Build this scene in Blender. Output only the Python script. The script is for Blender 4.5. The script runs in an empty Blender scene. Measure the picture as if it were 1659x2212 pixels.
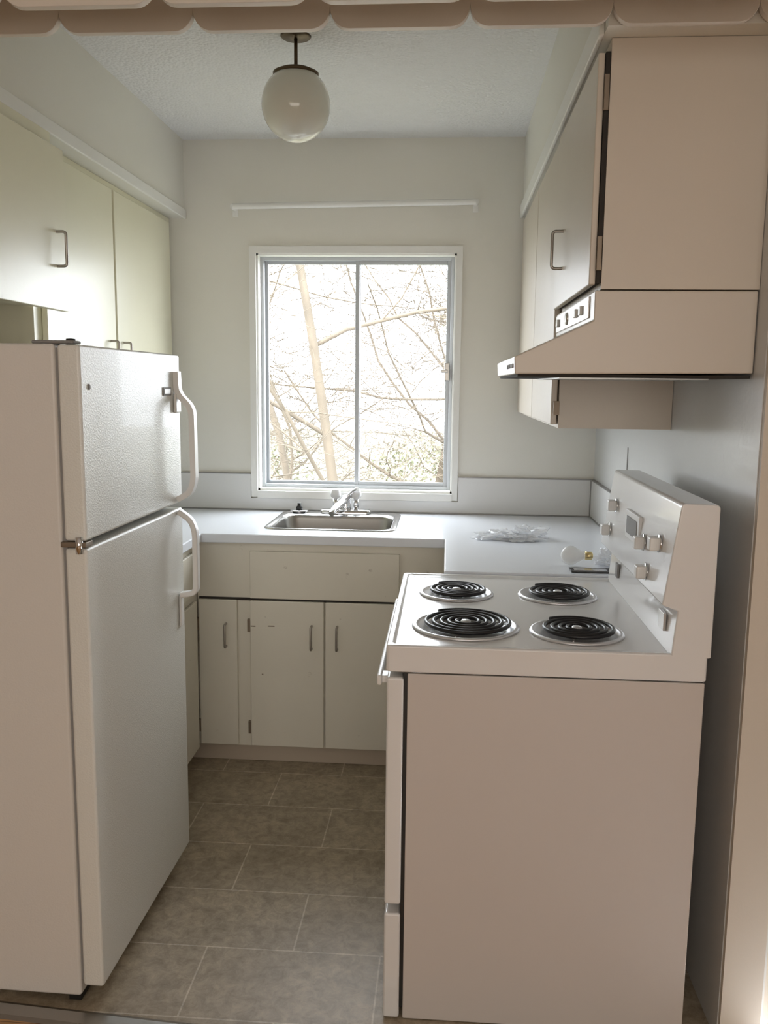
import bpy, bmesh, math, random
from mathutils import Vector, Matrix, noise
random.seed(7)
scene=bpy.context.scene
scene.view_settings.view_transform='Standard'
COL=scene.collection

# ---------------------------------------------------------------- materials
def mat(name,col,rough=.5,metal=0,bump=0,bscale=200,var=0,vscale=4,coat=0,spec=.5,trans=0,alpha=1,scuff=0):
    m=bpy.data.materials.new(name);m.use_nodes=True
    nt=m.node_tree;b=nt.nodes['Principled BSDF']
    b.inputs['Base Color'].default_value=(*col,1)
    b.inputs['Roughness'].default_value=rough
    b.inputs['Metallic'].default_value=metal
    b.inputs['Specular IOR Level'].default_value=spec
    b.inputs['Coat Weight'].default_value=coat
    b.inputs['Transmission Weight'].default_value=trans
    b.inputs['Alpha'].default_value=alpha
    tc=nt.nodes.new('ShaderNodeTexCoord')
    if var:
        n=nt.nodes.new('ShaderNodeTexNoise');n.inputs['Scale'].default_value=vscale;n.inputs['Detail'].default_value=4
        r=nt.nodes.new('ShaderNodeMix');r.data_type='RGBA'
        r.inputs[6].default_value=(*[c*(1-var) for c in col],1);r.inputs[7].default_value=(*[min(1,c*(1+var)) for c in col],1)
        nt.links.new(tc.outputs['Object'],n.inputs['Vector']);nt.links.new(n.outputs['Fac'],r.inputs[0]);out=r.outputs[2]
        if scuff:
            n2=nt.nodes.new('ShaderNodeTexNoise');n2.inputs['Scale'].default_value=18;n2.inputs['Detail'].default_value=5;n2.inputs['Roughness'].default_value=.65
            cr=nt.nodes.new('ShaderNodeValToRGB');cr.color_ramp.elements[0].position=.67;cr.color_ramp.elements[0].color=(0,0,0,1);cr.color_ramp.elements[1].position=.73;cr.color_ramp.elements[1].color=(scuff,scuff,scuff,1)
            r2=nt.nodes.new('ShaderNodeMix');r2.data_type='RGBA';r2.inputs[7].default_value=(.25,.19,.13,1)
            nt.links.new(tc.outputs['Object'],n2.inputs['Vector']);nt.links.new(n2.outputs['Fac'],cr.inputs['Fac']);nt.links.new(cr.outputs['Color'],r2.inputs[0]);nt.links.new(out,r2.inputs[6]);out=r2.outputs[2]
        nt.links.new(out,b.inputs['Base Color'])
    if bump:
        n=nt.nodes.new('ShaderNodeTexNoise');n.inputs['Scale'].default_value=bscale;n.inputs['Detail'].default_value=3
        bp=nt.nodes.new('ShaderNodeBump');bp.inputs['Strength'].default_value=bump;bp.inputs['Distance'].default_value=.002
        nt.links.new(tc.outputs['Object'],n.inputs['Vector']);nt.links.new(n.outputs['Fac'],bp.inputs['Height']);nt.links.new(bp.outputs['Normal'],b.inputs['Normal'])
    return m
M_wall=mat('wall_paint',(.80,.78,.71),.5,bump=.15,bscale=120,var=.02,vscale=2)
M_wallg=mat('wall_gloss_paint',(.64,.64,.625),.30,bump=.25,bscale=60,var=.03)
M_lwall=mat('hall_paint',(.66,.59,.50),.6,bump=.1)
M_trim=mat('trim_paint',(.86,.855,.82),.4)
M_val=mat('valance_paint',(.67,.60,.515),.4,bump=.1,bscale=80)
M_cabL=mat('cream_glare_cabinet_paint',(.83,.80,.62),.32,bump=.2,bscale=40,var=.03)  # cream paint with the yellowish window glare mixed into its colour
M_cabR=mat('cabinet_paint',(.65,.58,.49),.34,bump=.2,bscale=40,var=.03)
M_cabB=mat('base_cabinet_paint',(.75,.71,.61),.42,bump=.2,bscale=40,var=.04,vscale=6,scuff=.5)
M_toe=mat('toe_kick_paint',(.52,.44,.35),.6)
M_counter=mat('laminate_counter',(.79,.82,.87),.18,var=.02,vscale=3)
M_splash=mat('laminate_splash',(.75,.745,.73),.35,var=.02)
M_splashtrim=mat('splash_trim',(.28,.27,.26),.4,metal=.5)
M_fr=mat('fridge_enamel',(.80,.80,.755),.34,bump=.5,bscale=240,var=.015,coat=.08,scuff=.10)
M_frs=mat('fridge_side_enamel',(.77,.74,.70),.42,bump=.2,bscale=260)
M_plw=mat('white_plastic',(.86,.85,.83),.35)
M_gask=mat('gasket_grey',(.28,.27,.26),.7)
M_black=mat('black_plastic',(.015,.015,.015),.45)
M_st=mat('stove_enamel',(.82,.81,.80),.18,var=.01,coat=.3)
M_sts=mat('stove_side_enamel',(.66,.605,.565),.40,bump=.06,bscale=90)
M_coil=mat('coil_black',(.012,.012,.014),.34)
M_chrome=mat('chrome',(.75,.75,.76),.12,metal=1)
M_pan=mat('drip_pan_chrome',(.78,.78,.80),.35,metal=.75)
M_steel=mat('brushed_steel',(.38,.37,.35),.3,metal=1,bump=.05,bscale=300)
M_pull=mat('pull_nickel',(.40,.37,.34),.35,metal=.9)
M_bronze=mat('bronze',(.12,.085,.05),.4,metal=.7)
M_alum=mat('window_aluminium',(.46,.48,.50),.4,metal=.3)
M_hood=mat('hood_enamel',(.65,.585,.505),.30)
M_hoodp=mat('hood_plate',(.60,.58,.56),.25,metal=.7)
M_dark=mat('dark_gap',(.03,.025,.02),.8)
M_alcove=mat('alcove_dark',(.12,.10,.07),.6,var=.3,vscale=8)  # dark brown tone for the sheet added over the fridge
M_hinge=mat('hinge_metal',(.25,.2,.15),.5,metal=.7)
M_acryl=mat('acrylic_knob',(.8,.8,.8),.1)
M_bag=mat('thin_plastic',(.92,.94,.97),.25,alpha=.6)
M_bulb=mat('bulb_glass',(.9,.9,.88),.1,alpha=.6)
M_brass=mat('bulb_base',(.75,.6,.3),.3,metal=.8)
M_ext=mat('exterior_ground',(.10,.095,.06),.9,var=.4,vscale=.6)
M_bark=mat('bark',(.085,.068,.048),.9,var=.3,vscale=5)
M_leaf=mat('foliage',(.06,.065,.03),.8,var=.5,vscale=2)

def ceiling_mat():
    m=mat('popcorn_ceiling',(.80,.80,.79),.9);nt=m.node_tree;b=nt.nodes['Principled BSDF']
    tc=nt.nodes.new('ShaderNodeTexCoord');v=nt.nodes.new('ShaderNodeTexVoronoi');v.inputs['Scale'].default_value=90
    n=nt.nodes.new('ShaderNodeTexNoise');n.inputs['Scale'].default_value=45;n.inputs['Detail'].default_value=6
    ad=nt.nodes.new('ShaderNodeMath');ad.operation='SUBTRACT'
    bp=nt.nodes.new('ShaderNodeBump');bp.inputs['Strength'].default_value=.6;bp.inputs['Distance'].default_value=.006
    nt.links.new(tc.outputs['Object'],v.inputs['Vector']);nt.links.new(tc.outputs['Object'],n.inputs['Vector'])
    nt.links.new(n.outputs['Fac'],ad.inputs[0]);nt.links.new(v.outputs['Distance'],ad.inputs[1]);nt.links.new(ad.outputs[0],bp.inputs['Height']);nt.links.new(bp.outputs['Normal'],b.inputs['Normal'])
    return m
M_ceil=ceiling_mat()
def floor_mat():
    m=mat('vinyl_tile',(.3,.27,.2),.36);nt=m.node_tree;b=nt.nodes['Principled BSDF'];L=nt.links
    geo=nt.nodes.new('ShaderNodeNewGeometry')
    mp=nt.nodes.new('ShaderNodeMapping');mp.inputs['Location'].default_value=(.605,.006,0)
    L.new(geo.outputs['Position'],mp.inputs['Vector'])
    br=nt.nodes.new('ShaderNodeTexBrick');br.offset=.5;br.inputs['Scale'].default_value=1
    br.inputs['Brick Width'].default_value=.46;br.inputs['Row Height'].default_value=.262;br.inputs['Mortar Size'].default_value=.0030;br.inputs['Mortar Smooth'].default_value=.6
    L.new(mp.outputs[0],br.inputs['Vector'])
    br.inputs['Color1'].default_value=(.385,.318,.226,1);br.inputs['Color2'].default_value=(.350,.286,.200,1);br.inputs['Mortar'].default_value=(.58,.51,.41,1)
    def nz(scale,detail,rough,dist,p0,p1,c0,c1):
        n=nt.nodes.new('ShaderNodeTexNoise');n.inputs['Scale'].default_value=scale;n.inputs['Detail'].default_value=detail;n.inputs['Roughness'].default_value=rough;n.inputs['Distortion'].default_value=dist
        L.new(geo.outputs['Position'],n.inputs['Vector'])
        cr=nt.nodes.new('ShaderNodeValToRGB');cr.color_ramp.elements[0].position=p0;cr.color_ramp.elements[0].color=(*c0,1);cr.color_ramp.elements[1].position=p1;cr.color_ramp.elements[1].color=(*c1,1)
        L.new(n.outputs['Fac'],cr.inputs['Fac']);return n,cr
    n,cr=nz(26,12,.82,.5,.38,.64,(.68,.67,.66),(1.32,1.33,1.36))
    n2,cr2=nz(5,3,.5,.3,.35,.65,(.88,.87,.86),(1.10,1.10,1.10))
    mx=nt.nodes.new('ShaderNodeMix');mx.data_type='RGBA';mx.blend_type='MULTIPLY';mx.inputs[0].default_value=1
    L.new(br.outputs['Color'],mx.inputs[6]);L.new(cr.outputs['Color'],mx.inputs[7])
    my=nt.nodes.new('ShaderNodeMix');my.data_type='RGBA';my.blend_type='MULTIPLY';my.inputs[0].default_value=1
    L.new(mx.outputs[2],my.inputs[6]);L.new(cr2.outputs['Color'],my.inputs[7]);L.new(my.outputs[2],b.inputs['Base Color'])
    bp=nt.nodes.new('ShaderNodeBump');bp.inputs['Strength'].default_value=.25;bp.inputs['Distance'].default_value=.002
    L.new(n.outputs['Fac'],bp.inputs['Height']);L.new(bp.outputs['Normal'],b.inputs['Normal'])
    return m
M_floor=floor_mat()
def wood_mat():
    m=mat('wood_floor',(.5,.25,.08),.35);nt=m.node_tree;b=nt.nodes['Principled BSDF'];L=nt.links
    tc=nt.nodes.new('ShaderNodeTexCoord');br=nt.nodes.new('ShaderNodeTexBrick');br.inputs['Scale'].default_value=1
    br.inputs['Brick Width'].default_value=.9;br.inputs['Row Height'].default_value=.06;br.inputs['Mortar Size'].default_value=.001
    br.inputs['Color1'].default_value=(.55,.32,.14,1);br.inputs['Color2'].default_value=(.45,.25,.10,1);br.inputs['Mortar'].default_value=(.15,.07,.03,1)
    L.new(tc.outputs['Object'],br.inputs['Vector']);L.new(br.outputs['Color'],b.inputs['Base Color']);return m
M_wood=wood_mat()
def glass_mat():
    m=bpy.data.materials.new('window_glass');m.use_nodes=True;nt=m.node_tree;nt.nodes.clear()
    o=nt.nodes.new('ShaderNodeOutputMaterial');t=nt.nodes.new('ShaderNodeBsdfTransparent');g=nt.nodes.new('ShaderNodeBsdfGlossy');g.inputs['Roughness'].default_value=.05
    x=nt.nodes.new('ShaderNodeMixShader');x.inputs[0].default_value=.02
    nt.links.new(t.outputs[0],x.inputs[1]);nt.links.new(g.outputs[0],x.inputs[2]);nt.links.new(x.outputs[0],o.inputs[0]);return m
M_glass=glass_mat()
M_opal=mat('opal_glass',(.80,.79,.70),.12,coat=.4)

# ---------------------------------------------------------------- builders
def group(name,loc=(0,0,0)):
    e=bpy.data.objects.new(name,None);e.empty_display_size=.05;COL.objects.link(e);e.location=loc;return e
def finish(name,bm,m,parent=None,bevel=0,smooth=False,seg=2,origin=None):
    bmesh.ops.recalc_face_normals(bm,faces=bm.faces)
    me=bpy.data.meshes.new(name);
    vs=[v.co for v in bm.verts]
    c=Vector(origin) if origin else (Vector([min(v[i] for v in vs) for i in range(3)])+Vector([max(v[i] for v in vs) for i in range(3)]))/2
    bmesh.ops.translate(bm,verts=bm.verts,vec=-c)
    bm.to_mesh(me);bm.free()
    for mm in (m if isinstance(m,(list,tuple)) else [m]): me.materials.append(mm)
    if smooth:
        for p in me.polygons:p.use_smooth=True
    o=bpy.data.objects.new(name,me);COL.objects.link(o);o.location=c
    if bevel:
        b=o.modifiers.new('bevel','BEVEL');b.width=bevel;b.segments=seg;b.limit_method='ANGLE';b.angle_limit=math.radians(40);b.harden_normals=False
        for p in me.polygons:p.use_smooth=True
        w=o.modifiers.new('wn','WEIGHTED_NORMAL')
    if parent: 
        o.parent=parent;o.matrix_parent_inverse=Matrix.Translation(-Vector(parent.location))
    return o
def addbox(bm,x0,x1,y0,y1,z0,z1,mi=0):
    v=[bm.verts.new((x,y,z)) for z in(z0,z1) for y in(y0,y1) for x in(x0,x1)]
    for f in((0,1,3,2),(4,5,7,6),(0,1,5,4),(2,3,7,6),(0,2,6,4),(1,3,7,5)):
        fc=bm.faces.new([v[i] for i in f]);fc.material_index=mi
def box(name,x0,x1,y0,y1,z0,z1,m,parent=None,bevel=0,seg=2):
    bm=bmesh.new();addbox(bm,x0,x1,y0,y1,z0,z1);return finish(name,bm,m,parent,bevel,seg=seg)
def boxes(name,L,m,parent=None,bevel=0):
    bm=bmesh.new()
    for b in L:addbox(bm,*b)
    return finish(name,bm,m,parent,bevel)
def prism(name,pts,axis,a0,a1,m,parent=None,bevel=0,seg=2):
    bm=bmesh.new()
    def P(p,a):
        return {'x':(a,p[0],p[1]),'y':(p[0],a,p[1]),'z':(p[0],p[1],a)}[axis]
    A=[bm.verts.new(P(p,a0)) for p in pts];B=[bm.verts.new(P(p,a1)) for p in pts];n=len(pts)
    bm.faces.new(A);bm.faces.new(B[::-1])
    for i in range(n): bm.faces.new([A[i],A[(i+1)%n],B[(i+1)%n],B[i]])
    return finish(name,bm,m,parent,bevel,seg=seg)
def lathe(name,prof,c,m,parent=None,n=40,axis='z'):
    bm=bmesh.new();rings=[]
    for r,z in prof:
        ring=[]
        for k in range(n):
            a=2*math.pi*k/n
            q=(r*math.cos(a),r*math.sin(a),z)
            if axis=='x': q=(z,q[0],q[1])
            if axis=='y': q=(q[0],z,q[1])
            ring.append(bm.verts.new((c[0]+q[0],c[1]+q[1],c[2]+q[2])))
        rings.append(ring)
    for a,b in zip(rings,rings[1:]):
        for k in range(n): bm.faces.new([a[k],a[(k+1)%n],b[(k+1)%n],b[k]])
    if prof[0][0]>1e-6: bm.faces.new(rings[0])
    if prof[-1][0]>1e-6: bm.faces.new(rings[-1])
    bmesh.ops.remove_doubles(bm,verts=bm.verts,dist=1e-6)
    return finish(name,bm,m,parent,smooth=True)
def tube(name,paths,r,m,parent=None,res=3,cyc=False,radii=None):
    cu=bpy.data.curves.new(name,'CURVE');cu.dimensions='3D';cu.bevel_depth=r;cu.bevel_resolution=res;cu.use_fill_caps=True
    if isinstance(paths[0][0],(int,float)): paths=[paths]
    for i,pts in enumerate(paths):
        s=cu.splines.new('POLY');s.points.add(len(pts)-1)
        for k,p in enumerate(pts):
            s.points[k].co=(*p[:3],1)
            if len(p)>3:s.points[k].radius=p[3]
        s.use_cyclic_u=cyc
    t=bpy.data.objects.new('tmp',cu);COL.objects.link(t);dg=bpy.context.evaluated_depsgraph_get()
    me=bpy.data.meshes.new_from_object(t.evaluated_get(dg));bpy.data.objects.remove(t)
    bm=bmesh.new();bm.from_mesh(me);return finish(name,bm,m,parent,smooth=True)
def arcpath(pts,rad,n=5):
    out=[Vector(pts[0])]
    for a,b,c in zip(pts,pts[1:],pts[2:]):
        a,b,c=map(Vector,(a,b,c));d1=(a-b).normalized();d2=(c-b).normalized()
        rr=min(rad,(a-b).length*.49,(c-b).length*.49)
        p=b+d1*rr;q=b+d2*rr
        for k in range(n+1):
            t=k/n;out.append((1-t)**2*p+2*t*(1-t)*b+t*t*q)
    out.append(Vector(pts[-1]));return [tuple(v) for v in out]
def pull(name,p0,p1,nrm,m,parent,off=.028,r=.0042):
    p0,p1,nrm=Vector(p0),Vector(p1),Vector(nrm)
    return tube(name,arcpath([p0,p0+nrm*off,p1+nrm*off,p1],.010),r,m,parent)

YB=3.856;XL=-1.54;XR=.645;ZC=2.509;ZS=2.185;YE=1.859
# ---------------------------------------------------------------- room shell
yl,yr=1.876,1.704     # slightly skewed threshold
prism('floor',[(XL-.1,yl),(XR+.1,yr),(XR+.1,YB+.15),(XL-.1,YB+.15)],'z',-.08,0,M_floor)
prism('floor_hall',[(-3.1,-2.4),(3.1,-2.4),(3.1,yr),(XR+.1,yr),(XL-.1,yl),(-3.1,yl)],'z',-.08,0,M_wood)
def thr():
    bm=bmesh.new();pr=[(-.045,.0),(-.036,.006),(-.004,.008),(.010,.001),(.010,-.001),(-.045,-.001)]
    A=[bm.verts.new((XL+.01,yl-.008+a,b)) for a,b in pr];B=[bm.verts.new((XR-.005,yr+.007+a,b)) for a,b in pr];n=len(pr)
    bm.faces.new(A);bm.faces.new(B[::-1])
    for i in range(n): bm.faces.new([A[i],A[(i+1)%n],B[(i+1)%n],B[i]])
    finish('trim_threshold',bm,M_steel)
thr()
box('ceiling',XL-.1,XR+.1,1.86,YB+.15,ZC,ZC+.12,M_ceil)
box('ceiling_hall',-3.1,3.1,-2.4,1.86,ZC,ZC+.12,M_ceil)
WX0,WX1,WZ0,WZ1=-.842,.026,1.005,2.038
boxes('wall_back',[(XL-.1,WX0,YB,YB+.15,0,ZC),(WX1,XR+.1,YB,YB+.15,0,ZC),(WX0,WX1,YB,YB+.15,0,WZ0),(WX0,WX1,YB,YB+.15,WZ1,ZC)],M_wall)
box('wall_left',XL-.1,XL,1.86,YB,0,ZC,M_wall)
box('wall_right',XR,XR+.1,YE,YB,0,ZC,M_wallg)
box('wall_partition_right',XR+.1,3.1,YE,YE+.1,0,ZC,M_lwall)
box('trim_opening_casing',XR+.002,XR+.09,YE-.014,YE-.001,.0,2.25,M_lwall)
box('wall_partition_left',-3.1,XL-.1,YE,YE+.1,0,ZC,M_lwall)
box('wall_hall_left',-3.2,-3.1,-2.4,YE+.1,0,ZC,M_lwall)
box('wall_hall_right',3.1,3.2,-2.4,YE+.1,0,ZC,M_lwall)
box('wall_hall_rear',-3.1,3.1,-2.5,-2.4,0,ZC,M_lwall)
# soffits
box('soffit_left',XL,-1.156,1.862,YB,ZS,ZC,M_wall)
box('soffit_right',.299,XR,1.862,YB,ZS,ZC,M_wall)
box('trim_soffit_left',-1.156,-1.146,1.90,YB-.002,ZS-.004,ZS+.035,M_trim,bevel=.003)
box('trim_soffit_right',.287,.299,1.90,YB-.002,ZS-.004,ZS+.05,M_trim,bevel=.003)
box('alcove_dark_sheet',XL,XL+.004,1.90,2.548,1.57,1.698,M_alcove)  # thin sheet added on the wall to darken the gap over the fridge

# header beam with scalloped valances
box('trim_header_beam',XL,XR+.3,1.622,1.838,2.29,ZC-.001,M_val)
def valance(y0,y1,zb,x0,n,s,ztop,off=0):
    pts=[(x0,ztop)]
    a,h=.038,.040
    for i in range(n):
        xa=x0+i*s
        for k in range(9):
            t=math.pi/2*k/8
            pts.append((xa+a*(1-math.cos(t)),zb+h*(1-math.sin(t))))
        for k in range(9):
            t=math.pi/2*(1-k/8)
            pts.append((xa+s-a*(1-math.cos(t)),zb+h*(1-math.sin(t))))
    pts.append((x0+n*s,ztop))
    q=[pts[0]]
    for p in pts[1:]:
        if (Vector(p)-Vector(q[-1])).length>1e-5:q.append(p)
    return prism('scalloped_valance',q,'y',y0,y1,M_val,bevel=.0025,seg=1)
valance(1.840,1.857,2.180,-1.355,8,.2765,2.50)
valance(1.600,1.618,2.134,-1.355,8,.2765,2.50)

# ---------------------------------------------------------------- window
w=group('window_1',(-.41,YB,1.5))
o=.028
boxes('casing',[(WX0-o,WX0,YB-.016,YB-.001,WZ0-o,WZ1+o),(WX1,WX1+o-.003,YB-.016,YB-.001,WZ0-o,WZ1+o),(WX0,WX1,YB-.016,YB-.001,WZ1,WZ1+o),(WX0,WX1,YB-.022,YB-.001,WZ0-.032,WZ0)],M_trim,w)
boxes('liner',[(WX0,WX0+.008,YB,YB+.14,WZ0,WZ1),(WX1-.008,WX1,YB,YB+.14,WZ0,WZ1),(WX0,WX1,YB,YB+.14,WZ1-.008,WZ1),(WX0,WX1,YB,YB+.14,WZ0,WZ0+.010)],M_trim,w)
ax0,ax1,az0,az1=WX0+.008,WX1-.008,WZ0+.010,WZ1-.008
def frame(nm,x0,x1,z0,z1,t,y0,y1,m):
    boxes(nm,[(x0,x0+t,y0,y1,z0,z1),(x1-t,x1,y0,y1,z0,z1),(x0+t,x1-t,y0,y1,z1-t,z1),(x0+t,x1-t,y0,y1,z0,z0+t)],m,w,bevel=.0015)
frame('outer_frame',ax0,ax1,az0,az1,.014,YB+.05,YB+.11,M_alum)
xm=-.405
frame('sash_fixed',ax0+.012,xm+.012,az0+.012,az1-.012,.015,YB+.085,YB+.105,M_alum)
frame('sash_sliding',xm-.010,ax1-.012,az0+.012,az1-.012,.019,YB+.062,YB+.083,M_alum)
box('pane_left',ax0+.02,xm,YB+.094,YB+.097,az0+.02,az1-.02,M_glass,w)
box('pane_right',xm,ax1-.02,YB+.072,YB+.075,az0+.02,az1-.02,M_glass,w)
box('latch',ax1-.035,ax1-.012,YB+.03,YB+.062,1.50,1.58,M_steel,w,bevel=.004)
box('latch_lever',ax1-.05,ax1-.02,YB+.022,YB+.032,1.535,1.55,M_steel,w,bevel=.003)

# curtain rod
c=group('curtain_rod',(-.41,YB-.04,2.23))
tube('rod',[(-.93,YB-.05,2.224),(.10,YB-.05,2.240)],.0125,M_trim,c)
for x,z in((-.93,2.224),(.10,2.240)):
    box('bracket',x-.012,x+.012,YB-.006,YB-.001,z-.035,z+.02,M_trim,c,bevel=.002)
    tube('return',[(x,YB-.006,z),(x,YB-.05,z)],.0125,M_trim,c)

# ---------------------------------------------------------------- left upper cabinets
def door(nm,x,y0,y1,z0,z1,m,par,face=1,t=.018):
    return box(nm,min(x,x-face*t),max(x,x-face*t),y0,y1,z0,z1,m,par,bevel=.003)
g=group('upper_cabinet',(-1.35,3.2,1.8))
box('carcass',XL+.001,-1.224,2.552,YB-.001,1.40,ZS-.001,M_cabL,g)
box('split_shadow',-1.2235,-1.2215,3.148,3.174,1.42,2.158,M_dark,g)
door('door_near',-1.205,2.60,3.152,1.42,2.158,M_cabL,g)
door('door_far',-1.205,3.168,3.80,1.42,2.158,M_cabL,g)
pull('pull_near',(-1.205,3.10,1.53),(-1.205,3.10,1.625),(1,0,0),M_pull,g)
pull('pull_far',(-1.205,3.225,1.53),(-1.205,3.225,1.625),(1,0,0),M_pull,g)
g=group('upper_cabinet',(-1.35,2.2,1.9))
box('carcass',XL+.001,-1.145,1.92,2.535,1.70,2.180,M_cabL,g)
box('shadow_gap',-1.144,-1.136,1.94,2.53,1.70,2.12,M_dark,g)
door('door',-1.115,1.93,2.552,1.682,2.135,M_cabL,g)
pull('pull',(-1.115,2.485,1.805),(-1.115,2.485,1.90),(1,0,0),M_pull,g)

# ---------------------------------------------------------------- right upper cabinets
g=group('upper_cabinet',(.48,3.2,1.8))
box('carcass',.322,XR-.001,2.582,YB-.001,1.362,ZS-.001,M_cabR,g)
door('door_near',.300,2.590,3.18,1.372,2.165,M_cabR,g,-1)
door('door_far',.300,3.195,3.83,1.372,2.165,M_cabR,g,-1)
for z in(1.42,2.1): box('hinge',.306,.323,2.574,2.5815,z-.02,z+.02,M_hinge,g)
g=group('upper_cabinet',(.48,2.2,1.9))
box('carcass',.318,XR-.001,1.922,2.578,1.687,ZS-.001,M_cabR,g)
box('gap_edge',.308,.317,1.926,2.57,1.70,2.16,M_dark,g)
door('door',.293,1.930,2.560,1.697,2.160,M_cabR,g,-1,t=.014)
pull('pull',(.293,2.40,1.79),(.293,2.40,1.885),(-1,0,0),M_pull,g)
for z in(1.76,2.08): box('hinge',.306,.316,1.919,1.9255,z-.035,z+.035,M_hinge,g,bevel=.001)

# ---------------------------------------------------------------- range hood
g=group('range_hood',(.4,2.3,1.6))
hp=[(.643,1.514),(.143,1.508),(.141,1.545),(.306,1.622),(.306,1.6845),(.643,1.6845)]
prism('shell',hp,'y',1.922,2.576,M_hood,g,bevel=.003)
box('underside_rim',.15,.64,1.93,2.57,1.503,1.509,M_dark,g)
box('filter',.25,.58,2.02,2.50,1.500,1.504,M_steel,g)
box('control_plate',.3025,.306,1.985,2.56,1.632,1.678,M_hoodp,g,bevel=.001)
for y in(2.08,2.16,2.5): box('switch',.296,.303,y-.015,y+.015,1.645,1.665,M_plw,g,bevel=.002)
lathe('switch_ring',[(.0,-.0),(.014,0),(.016,.003),(.016,.005)],(.298,2.33,1.655),M_chrome,g,axis='x')
for y in (1.97,2.02,2.07,2.12): box('vent_slot',.1395,.1425,y-.017,y+.017,1.522,1.531,M_gask,g)

# ---------------------------------------------------------------- base cabinets
g=group('base_cabinet',(-.46,3.5,.45))
YF=3.218
boxes('carcass',[(-.944,.018,YF+.003,YF+.025,.072,.880),(-.944,-.925,YF+.025,YB-.001,.072,.880),(-.0,.018,YF+.025,YB-.001,.072,.880),(-.925,0,YF+.025,YB-.001,.072,.09)],M_cabB,g)
box('toe_kick',-.985,.018,3.245,3.30,.001,.072,M_toe,g)
box('false_front',-.737,-.167,YF-.012,YF+.003,.668,.852,M_cabB,g,bevel=.003)
box('door_1',-.937,-.788,YF-.014,YF+.003,.078,.660,M_cabB,g,bevel=.003)
box('door_2',-.737,-.4525,YF-.014,YF+.003,.078,.660,M_cabB,g,bevel=.003)
box('door_3',-.4465,-.165,YF-.014,YF+.003,.078,.660,M_cabB,g,bevel=.003)
box('rail_shadow',-.937,-.165,YF-.002,YF+.004,.658,.668,M_dark,g)
for x in(-.830,-.499,-.401): pull('pull',(x,YF-.014,.478),(x,YF-.014,.568),(0,-1,0),M_pull,g)
for x,z in((-.942,.56),(-.942,.15),(-.743,.56),(-.743,.15)): box('hinge',x-.006,x+.006,YF-.010,YF+.002,z-.025,z+.025,M_hinge,g,bevel=.001)
for x,z,l in((-.725,.560,.018),(-.655,.562,.026),(-.690,.37,.006)): box('scuff',x-l/2,x+l/2,YF-.0148,YF-.0138,z-.002,z+.002,M_hinge,g)
g=group('base_cabinet',(-1.2,2.9,.45))
box('carcass',XL+.001,-.947,2.57,YB-.001,.072,.880,M_cabB,g)
box('toe_kick',XL+.001,-.990,2.575,YB-.002,.001,.071,M_toe,g)
box('door',-.946,-.932,2.60,3.17,.078,.66,M_cabB,g,bevel=.003)
box('drawer',-.946,-.932,2.60,3.17,.69,.85,M_cabB,g,bevel=.003)
g=group('base_cabinet',(.33,3.2,.45))
box('carcass',.022,XR-.001,2.65,YB-.001,.072,.880,M_cabB,g)
box('toe_kick',.08,XR-.001,2.655,YB-.002,.001,.071,M_toe,g)
box('door',.006,.020,2.66,3.17,.078,.66,M_cabB,g,bevel=.003)
box('drawer',.006,.020,2.66,3.17,.69,.85,M_cabB,g,bevel=.003)

# countertop with sink cut-out
SX0,SX1,SY0,SY1=-.715,-.192,3.325,3.805
ct=prism('countertop',[(XL+.002,2.56),(-.92,2.56),(-.92,3.198),(0,3.198),(0,2.632),(XR-.002,2.632),(XR-.002,YB-.002),(XL+.002,YB-.002)],'z',.882,.917,M_counter)
cut=box('cut',SX0+.02,SX1-.02,SY0+.02,SY1-.02,.8,1,M_counter)
bo=ct.modifiers.new('b','BOOLEAN');bo.object=cut;bo.operation='DIFFERENCE';bo.solver='EXACT'
dg=bpy.context.evaluated_depsgraph_get();me=bpy.data.meshes.new_from_object(ct.evaluated_get(dg));ct.modifiers.clear();ct.data=me
bpy.data.objects.remove(cut)
b=ct.modifiers.new('bevel','BEVEL');b.width=.004;b.segments=2;b.limit_method='ANGLE'
# backsplash
g=group('backsplash',(-.4,YB-.01,1.0))
WB=WX0-o-.002;WBr=WX1+o
boxes('panel_back',[(XL+.003,WB,YB-.012,YB-.001,.918,1.078),(WBr,XR-.013,YB-.012,YB-.001,.918,1.078),(WB,WBr,YB-.012,YB-.001,.918,.971)],M_splash,g)
box('panel_right',XR-.012,XR-.001,2.64,YB-.001,.918,1.078,M_splash,g)
boxes('cap',[(XL+.003,WB,YB-.015,YB-.001,1.078,1.0825),(WBr,XR-.013,YB-.015,YB-.001,1.078,1.0825),(XR-.015,XR-.001,2.64,YB-.001,1.078,1.0825),(XL+.003,XR-.013,YB-.016,YB-.0121,.918,.922),(XR-.016,XR-.0121,2.64,YB-.02,.918,.922),(XR-.017,XR-.012,YB-.017,YB-.012,.918,1.08)],M_splashtrim,g)
box('trim_wall_seam',XR-.003,XR-.0005,3.16,3.166,1.09,1.27,M_splashtrim)

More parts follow.
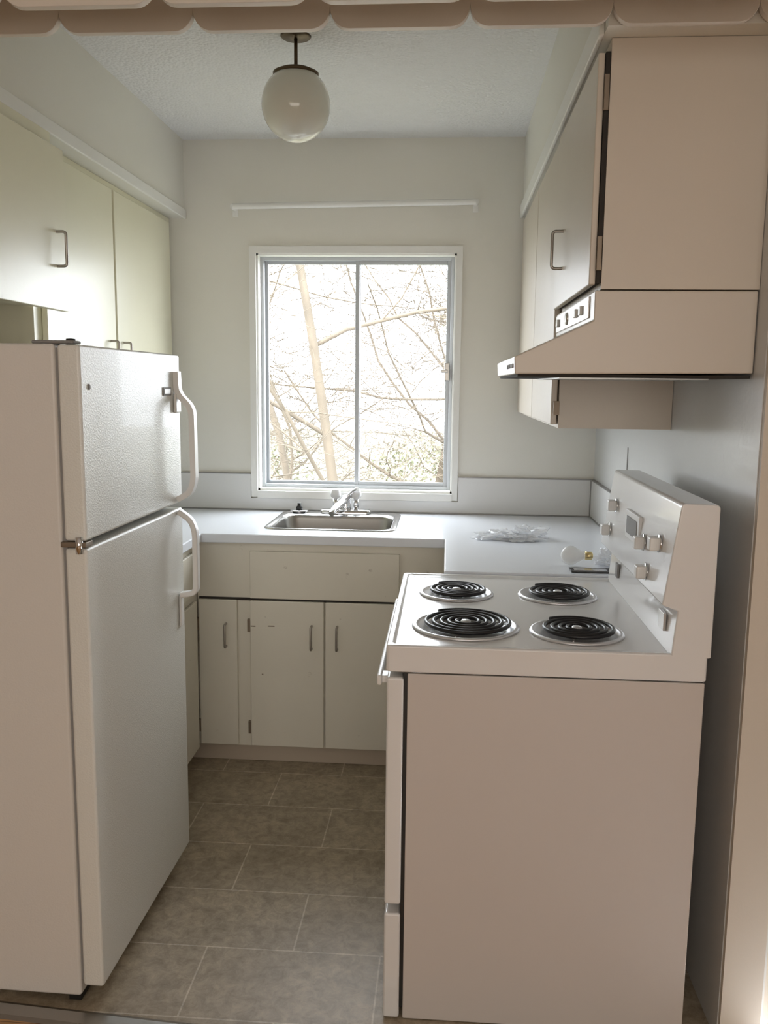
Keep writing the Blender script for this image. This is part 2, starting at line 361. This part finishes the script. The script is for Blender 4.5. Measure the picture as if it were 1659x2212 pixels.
# sink
def rrect(x0,x1,y0,y1,r,z,n=6):
    out=[]
    for cx,cy,a0 in((x1-r,y1-r,0),(x0+r,y1-r,90),(x0+r,y0+r,180),(x1-r,y0+r,270)):
        for k in range(n+1):
            a=math.radians(a0+90*k/n);out.append((cx+r*math.cos(a),cy+r*math.sin(a),z))
    return out
def loft(name,loops,m,parent=None,cap=True,bottom=False,wn=False):
    bm=bmesh.new();R=[[bm.verts.new(p) for p in l] for l in loops];n=len(R[0])
    for a,b in zip(R,R[1:]):
        for k in range(n): bm.faces.new([a[k],a[(k+1)%n],b[(k+1)%n],b[k]])
    if cap: bm.faces.new(R[-1])
    if bottom: bm.faces.new(R[0])
    ob=finish(name,bm,m,parent,smooth=True)
    if wn:
        q=ob.modifiers.new('wn','WEIGHTED_NORMAL');q.weight=100;q.keep_sharp=True
    return ob
g=group('sink',(-.457,3.56,.9))
bx0,bx1,by0,by1=SX0+.025,SX1-.025,SY0+.022,SY1-.105
loft('rim',[rrect(SX0,SX1,SY0,SY1,.05,.9175),rrect(SX0+.004,SX1-.004,SY0+.004,SY1-.004,.048,.9225),rrect(SX0+.012,SX1-.012,SY0+.012,SY1-.012,.045,.9215),
 rrect(bx0-.004,bx1+.004,by0-.004,by1+.004,.06,.921),rrect(bx0,bx1,by0,by1,.06,.916)],M_chrome,g,cap=False)
loft('bowl',[rrect(bx0,bx1,by0,by1,.06,.9165),rrect(bx0+.004,bx1-.004,by0+.004,by1-.004,.06,.905),rrect(bx0+.014,bx1-.014,by0+.014,by1-.014,.06,.79),rrect(bx0+.04,bx1-.04,by0+.04,by1-.04,.05,.765),rrect(bx0+.16,bx1-.16,by0+.12,by1-.12,.03,.762)],M_steel,g)
lathe('drain',[(0,.763),(.03,.7635),(.042,.766)],(-.457,3.52,0),M_chrome,g)
# faucet
g=group('faucet',(-.44,3.765,.93))
loft('base_plate',[rrect(-.545,-.325,3.735,3.792,.02,.9225),rrect(-.545,-.325,3.735,3.792,.02,.934),rrect(-.54,-.33,3.74,3.787,.018,.939)],M_chrome,g)
lathe('body',[(.026,.937),(.024,.955),(.02,.985),(.018,1.0),(0,1.004)],(-.435,3.763,0),M_chrome,g)
tube('spout',[(-.415,3.775,1.0,.9),(-.435,3.75,.985,1.3),(-.452,3.70,.972,1.25),(-.472,3.63,.952,1.05),(-.478,3.61,.940,.95)],.0135,M_chrome,g)
for sx in(-1,1):
    cx=-.435+sx*.045
    lathe('stem',[(.012,.937),(.011,.99)],(cx,3.765,0),M_chrome,g)
    lathe('knob',[(.008,.985),(.021,.992),(.024,1.005),(.020,1.025),(.008,1.03),(0,1.03)],(cx,3.765,0),M_acryl,g,n=8)
tube('lever',[(-.435,3.763,.99,1),(-.40,3.74,1.025,1),(-.380,3.725,1.035,1.4)],.007,M_chrome,g)
g=group('sink_strainer',(-.64,3.765,.93))
lathe('basket',[(.0,.923),(.03,.924),(.040,.930),(.041,.932),(.030,.934),(.012,.935),(0,.935)],(-.64,3.762,0),M_chrome,g)
lathe('stopper',[(.014,.934),(.015,.945),(.007,.952),(.009,.962),(0,.964)],(-.64,3.762,0),M_black,g,n=16)

# ---------------------------------------------------------------- refrigerator
fx,fy=-.788,1.846
g=group('refrigerator',(fx,fy,0))
fw=.672
box('body',-1.49,-.845,fy,fy+fw,.022,1.562,M_frs,g,bevel=.008,seg=3)
box('gasket',-.846,-.836,fy+.008,fy+fw-.008,.062,1.552,M_gask,g)
box('freezer_door',-.838,fx,fy-.002,fy+fw,1.132,1.560,M_fr,g,bevel=.007,seg=3)
box('fridge_door',-.838,fx,fy-.002,fy+fw,.052,1.116,M_fr,g,bevel=.007,seg=3)
box('kick_grille',-.88,-.85,fy+.01,fy+fw-.01,.005,.05,M_black,g)
for y in(fy+.05,fy+fw-.05):
    lathe('foot',[(.016,0),(.016,.018),(.012,.026)],(-.89,y,0),M_black,g,n=14)
    lathe('foot_rear',[(.016,0),(.016,.018),(.012,.026)],(-1.43,y,0),M_black,g,n=14)
box('top_hinge',-.90,-.805,fy+.01,fy+.05,1.562,1.569,M_gask,g,bevel=.003)
lathe('top_hinge_pin',[(.010,1.560),(.010,1.573),(0,1.574)],(-.82,fy+.03,0),M_black,g,n=14)
box('mid_hinge',-.845,-.787,fy-.008,fy+.03,1.1185,1.1305,M_hinge,g,bevel=.002)
lathe('mid_hinge_pin',[(.008,1.105),(.008,1.142),(0,1.143)],(-.803,fy-.006,0),M_chrome,g,n=12)
# handles : flat-section straps
def strap(nm,path,w,t):
    y0=fy+fw-.045;P=[Vector((p[0],0,p[1])) for p in path];bm=bmesh.new();prev=None
    for i,p in enumerate(P):
        d=(P[min(i+1,len(P)-1)]-P[max(i-1,0)]).normalized();nn=Vector((d.z,0,-d.x))
        ww=path[i][2] if len(path[i])>2 else w
        v=[bm.verts.new(p+nn*sx*t/2+Vector((0,y0+sy*ww/2,0))) for sx,sy in((-1,-1),(1,-1),(1,1),(-1,1))]
        if prev:
            for k in range(4): bm.faces.new([prev[k],prev[(k+1)%4],v[(k+1)%4],v[k]])
        else: bm.faces.new(v)
        prev=v
    bm.faces.new(prev[::-1])
    return finish(nm,bm,M_plw,g,bevel=.004)
def sm(path,rad=.02):
    q=arcpath([(p[0],0,p[1]) for p in path],rad,5);return [(p[0],p[2]) for p in q]
strap('freezer_handle',sm([(fx+.006,1.512),(fx+.008,1.452),(fx+.050,1.408),(fx+.052,1.20),(fx+.040,1.165),(fx+.003,1.145)]),.028,.016)
box('freezer_handle_mount',fx+.001,fx+.010,fy+fw-.066,fy+fw-.020,1.395,1.450,M_plw,g,bevel=.004)
strap('fridge_handle',sm([(fx+.003,1.110),(fx+.040,1.085),(fx+.052,1.05),(fx+.052,.868),(fx+.003,.860)]),.028,.016)
box('fridge_handle_tail',fx+.001,fx+.008,fy+fw-.058,fy+fw-.030,.765,.86,M_plw,g,bevel=.004)
box('badge',fx+.0005,fx+.003,fy+fw-.150,fy+fw-.085,1.445,1.468,M_gask,g,bevel=.001)
box('badge_face',fx+.001,fx+.0038,fy+fw-.142,fy+fw-.093,1.450,1.463,M_plw,g)
lathe('door_screw',[(0,.002),(.006,.001),(.007,0)],(fx+.001,fy+.04,1.47),M_gask,g,n=12,axis='x')
g.rotation_euler=(0,0,math.radians(-.808))

# ---------------------------------------------------------------- stove
g=group('electric_stove',(.22,2.25,0))
sx0,sx1,sy0,sy1=-.124,.572,1.862,2.621
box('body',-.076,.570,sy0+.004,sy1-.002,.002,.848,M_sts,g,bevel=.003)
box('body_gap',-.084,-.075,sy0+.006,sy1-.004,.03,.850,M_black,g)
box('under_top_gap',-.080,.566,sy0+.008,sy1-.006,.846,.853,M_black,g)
box('oven_door',-.122,-.084,sy0+.001,sy1-.003,.293,.838,M_st,g,bevel=.006,seg=3)
box('drawer',-.122,-.084,sy0+.001,sy1-.003,.004,.270,M_st,g,bevel=.006,seg=3)
box('oven_window',-.1235,-.121,sy0+.16,sy1-.16,.42,.68,M_black,g,bevel=.001)
box('oven_handle_bar',-.146,-.134,sy0+.02,sy1-.02,.812,.836,M_plw,g,bevel=.005,seg=3)
for y in(sy0+.05,sy1-.05): box('oven_handle_post',-.138,-.118,y-.02,y+.02,.815,.832,M_plw,g,bevel=.003)
# cooktop : tray with raised lip
cx0,cx1=sx0,sx1
def R(x0,x1,y0,y1,r,z): return rrect(x0,x1,y0,y1,r,z,4)
loft('cooktop',[R(cx0+.004,cx1-.003,sy0+.004,sy1-.003,.008,.851),R(cx0,cx1,sy0,sy1,.008,.855),R(cx0,cx1,sy0,sy1,.008,.908),R(cx0+.002,cx1-.002,sy0+.002,sy1-.002,.008,.9115),R(cx0+.007,cx1-.006,sy0+.007,sy1-.007,.010,.913),R(cx0+.016,cx1-.010,sy0+.016,sy1-.016,.012,.912),R(cx0+.024,cx1-.02,sy0+.024,sy1-.024,.014,.906)],M_st,g,bottom=True,wn=True)
zt=.9065
def burner(cx,cy,rc,rp,turns):
    lathe('drip_pan',[(rc*.2,zt+.0005),(rc*.98,zt+.001),(rp*.92,zt+.005),(rp*.95,zt+.0065),(rp,zt+.005),(rp+.003,zt+.0003)],(cx,cy,0),M_pan,g,n=56)
    pts=[];N=44*turns
    for k in range(N+1):
        t=k/N;r=.020+(rc-.020-.0045)*t;a=2*math.pi*turns*t+2.2
        pts.append((cx+r*math.cos(a),cy+r*math.sin(a),zt+.012))
    tube('coil',pts,.0050,M_coil,g,res=2)
    for a in(.3,2.4,4.5):
        d=Vector((math.cos(a),math.sin(a),0))
        tube('coil_support',[(cx+d.x*q,cy+d.y*q,zt+.005) for q in(.012,rc)],.002,M_pan,g,res=1)
    lathe('coil_centre',[(.0,zt+.016),(.010,zt+.0155),(.013,zt+.012),(.013,zt+.001)],(cx,cy,0),M_pan,g,n=20)
burner(.055,2.058,.116,.127,5)
burner(.036,2.394,.088,.101,4)
burner(.316,2.398,.094,.106,4)
burner(.316,2.032,.096,.108,4)
# backguard
bp=[(.493,.905),(.502,1.008),(.468,1.020),(.497,1.236),(.503,1.241),(.572,1.240),(.578,1.234),(.578,.905)]
prism('backguard',bp,'y',sy0,sy1,M_st,g,bevel=.005,seg=3)
def face(z): return .468+(z-1.02)*(.029/.216)
def knob(y,z,r=.019):
    x=face(z)
    k=lathe('knob_skirt',[(0,-.004),(r*1.05,-.003),(r*1.15,.0)],(x-.001,y,z),M_chrome,g,n=24,axis='x')
    k=box('knob',x-.026,x-.003,y-r*.8,y+r*.8,z-r*.8,z+r*.8,M_plw,g,bevel=.004,seg=3)
for y,z in((2.115,1.112),(1.975,1.135),(2.045,1.055),(2.50,1.150),(2.53,1.075)): knob(y,z)
box('clock_bezel',face(1.13)-.005,face(1.13)+.004,2.17,2.33,1.09,1.165,M_plw,g,bevel=.002)
box('clock_window',face(1.13)-.007,face(1.13)-.004,2.19,2.31,1.105,1.15,M_gask,g,bevel=.001)
box('outlet_plate',.490,.4965,1.93,1.98,.945,.985,M_hoodp,g,bevel=.001)
box('outlet_plate_far',.490,.4965,2.47,2.50,.945,.985,M_gask,g,bevel=.001)

# ---------------------------------------------------------------- pendant
gx,gy,gz,gr=-.476,2.759,2.314,.1035
g=group('pendant_globe_light',(gx,gy,gz))
lathe('globe',[(0,gz-gr*1.03)]+[(gr*math.cos(math.radians(a)),gz+gr*1.03*math.sin(math.radians(a))) for a in range(-85,60,5)],(gx,gy,0),M_opal,g,n=48)
lathe('fitter_cap',[(.068,gz+.083),(.069,gz+.090),(.05,gz+.099),(.012,gz+.107),(.006,gz+.112),(0,gz+.112)],(gx,gy,0),M_bronze,g)
lathe('stem',[(.0055,gz+.10),(.0055,ZC-.002)],(gx,gy,0),M_bronze,g,n=14)
lathe('canopy',[(.008,ZC-.008),(.042,ZC-.005),(.046,ZC-.0005)],(gx,gy,0),M_bronze,g)

# ---------------------------------------------------------------- small things on the counter
def crumple(nm,c,s,seed,m,par,sub=4,amp=.35):
    bm=bmesh.new();bmesh.ops.create_icosphere(bm,subdivisions=sub,radius=1)
    for v in bm.verts:
        n=v.co.normalized();q=n*1.7+Vector((seed,seed*2,0))
        d=1+amp*(noise.noise(q)*1.2+abs(noise.noise(q*2.7))*1.1-.3+.25*noise.noise(q*6))
        p=n*d;v.co=Vector((c[0]+p.x*s[0],c[1]+p.y*s[1],max(.9185,c[2]+p.z*s[2])))
    return finish(nm,bm,m,par,smooth=False)
g=group('plastic_bag',(.25,3.25,.93))
crumple('crumple_1',(.20,3.25,.925),(.075,.05,.022),1.3,M_bag,g,amp=.6)
crumple('crumple_2',(.31,3.26,.930),(.065,.05,.032),4.1,M_bag,g,amp=.6)
crumple('crumple_3',(.27,3.20,.922),(.07,.03,.015),7.7,M_bag,g,amp=.6)
g=group('light_bulb',(.40,2.76,.95))
bc=(.400,2.765,.951)
lathe('glass',[(0,-.031)]+[(.031*math.cos(math.radians(a)),.031*math.sin(math.radians(a))) for a in range(-80,50,10)]+[(.014,.038),(.013,.046)],bc,M_bulb,g,n=28,axis='x')
lathe('screw_base',[(.0135,.045),(.0135,.066),(.008,.070),(0,.071)],bc,M_brass,g,n=20,axis='x')
g=group('parts_tray',(.47,2.73,.92))
box('tray',.39,.56,2.66,2.725,.9178,.921,M_black,g,bevel=.001)
box('foil',.40,.50,2.672,2.70,.9212,.924,M_chrome,g)
g=group('plastic_wrap',(.5,2.77,.94))
crumple('wrap',(.525,2.785,.938),(.038,.032,.03),2.2,M_bag,g,amp=.5)
crumple('wrap_fold',(.570,2.80,.940),(.028,.03,.03),5.2,M_bag,g,amp=.5)

# ---------------------------------------------------------------- outdoors
box('exterior_ground',-40,40,4.6,90,-3.3,-3.2,M_ext)
def tree(nm,x,y,z0,h,r,seed,spread=1.0,levels=4,dens=.85,d0=(0,0,1),rmin=.003):
    rnd=random.Random(seed);paths=[]
    def grow(p,d,L,r,lev):
        n=8 if lev<2 else 5;pts=[];q=Vector(p);dd=Vector(d)
        for k in range(n+1):
            t=k/n;pts.append((*q,r*(1-.5*t)))
            if lev<levels and k>=(2 if lev==0 else 1):
                for _ in range(3 if lev==0 else 2 if lev<3 else 1):
                    if rnd.random()<dens:
                        ax=Vector((rnd.gauss(0,1),rnd.gauss(0,.8),rnd.gauss(0,.5)+.1))
                        nd=(dd*.5+ax.normalized()*.9*spread).normalized()
                        grow(q,nd,L*rnd.uniform(.36,.58),r*(1-.5*t)*rnd.uniform(.30,.46),lev+1)
            dd=(dd+Vector((rnd.gauss(0,.08 if lev==0 else .20),rnd.gauss(0,.14),rnd.gauss(0,.12)+.02))).normalized()
            q=q+dd*L/n
        paths.append(pts)
    grow((x,y,z0),d0,h,r,0)
    cu=bpy.data.curves.new(nm,'CURVE');cu.dimensions='3D';cu.bevel_depth=1;cu.bevel_resolution=0
    for pts in paths:
        s=cu.splines.new('POLY');s.points.add(len(pts)-1)
        for k,p in enumerate(pts): s.points[k].co=(*p[:3],1);s.points[k].radius=max(rmin,p[3])
    t=bpy.data.objects.new('tmp',cu);COL.objects.link(t);dg=bpy.context.evaluated_depsgraph_get()
    me=bpy.data.meshes.new_from_object(t.evaluated_get(dg));bpy.data.objects.remove(t)
    me.materials.clear();me.materials.append(M_bark);me.name=nm
    o=bpy.data.objects.new(nm,me);COL.objects.link(o);return o
tree('bare_tree',-.52,10.5,-3.2,8.5,.10,5,dens=.68)
tree('bare_tree',-2.2,14.0,-3.2,8.0,.09,12,dens=.66)
tree('bare_tree',-.3,19,-3.2,9.5,.11,41,dens=.66,rmin=.005)
tree('bare_tree',-4.0,21,-3.2,9.0,.10,17,dens=.66,rmin=.005)
def bush(nm,x,y,z,s,seed):
    bm=bmesh.new();rnd=random.Random(seed)
    for i in range(900):
        a=Vector((rnd.gauss(0,1),rnd.gauss(0,1),rnd.gauss(0,1))).normalized()*rnd.uniform(.4,1)*s
        c=Vector((x,y,z))+Vector((a.x,a.y,a.z*.8));u=Vector((rnd.gauss(0,1),rnd.gauss(0,1),rnd.gauss(0,1))).normalized();v=u.orthogonal().normalized();k=.03*s
        bm.faces.new([bm.verts.new(c+u*k),bm.verts.new(c+v*k),bm.verts.new(c-u*k),bm.verts.new(c-v*k)])
    me=bpy.data.meshes.new(nm);bm.to_mesh(me);bm.free();me.materials.append(M_leaf);o=bpy.data.objects.new(nm,me);COL.objects.link(o)
bush('shrub',-.9,34,-2.0,2.2,1);bush('shrub',-7.4,36,-2.4,2.2,2);bush('evergreen_tree',.3,38,4.2,1.3,5)

# ---------------------------------------------------------------- light
wd=bpy.data.worlds.new('World');scene.world=wd;wd.use_nodes=True
bg=wd.node_tree.nodes['Background'];bg.inputs[0].default_value=(.89,.945,1.0,1);bg.inputs[1].default_value=14
sd=bpy.data.lights.new('sun','SUN');sd.energy=8;sd.angle=.01;sd.color=(1,.93,.8);so=bpy.data.objects.new('sun',sd);COL.objects.link(so)
so.rotation_euler=Vector((-.55,-.35,.75)).to_track_quat('Z','Y').to_euler();so.location=(-5,0,8)
def area(nm,loc,dirv,sx,sy,e,col,portal=False):
    l=bpy.data.lights.new(nm,'AREA');l.shape='RECTANGLE';l.size=sx;l.size_y=sy;l.energy=e;l.color=col
    ob=bpy.data.objects.new(nm,l);COL.objects.link(ob);ob.location=loc;ob.rotation_euler=Vector(dirv).to_track_quat('-Z','Z').to_euler()
    if portal:l.cycles.is_portal=True
    return ob
area('window_portal',((WX0+WX1)/2,YB+.16,(WZ0+WZ1)/2),(0,-1,0),WX1-WX0,WZ1-WZ0,1,(1,1,1),True)
area('hall_fill',(.1,-2.36,1.45),(0,1,0),2.8,1.5,43,(1,.935,.86))  # added fill lamp on the windowless rear wall, brightens camera-facing surfaces

# ---------------------------------------------------------------- camera
f=1886.1;th_,p_,r_=[math.radians(v) for v in(4.057,8.325,.65)]
F=Vector((-math.sin(th_)*math.cos(p_),math.cos(th_)*math.cos(p_),-math.sin(p_)))
R0=Vector((math.cos(th_),math.sin(th_),0));U0=R0.cross(F)
Rv=R0*math.cos(r_)+U0*math.sin(r_);Uv=-R0*math.sin(r_)+U0*math.cos(r_)
cd=bpy.data.cameras.new('camera');cam=bpy.data.objects.new('camera',cd);COL.objects.link(cam)
cd.sensor_fit='VERTICAL';cd.sensor_height=36;cd.lens=f/2212*36;cd.clip_start=.02
mw=Matrix((Rv,Uv,-F)).transposed().to_4x4();mw.translation=(0,0,1.483);cam.matrix_world=mw
scene.camera=cam
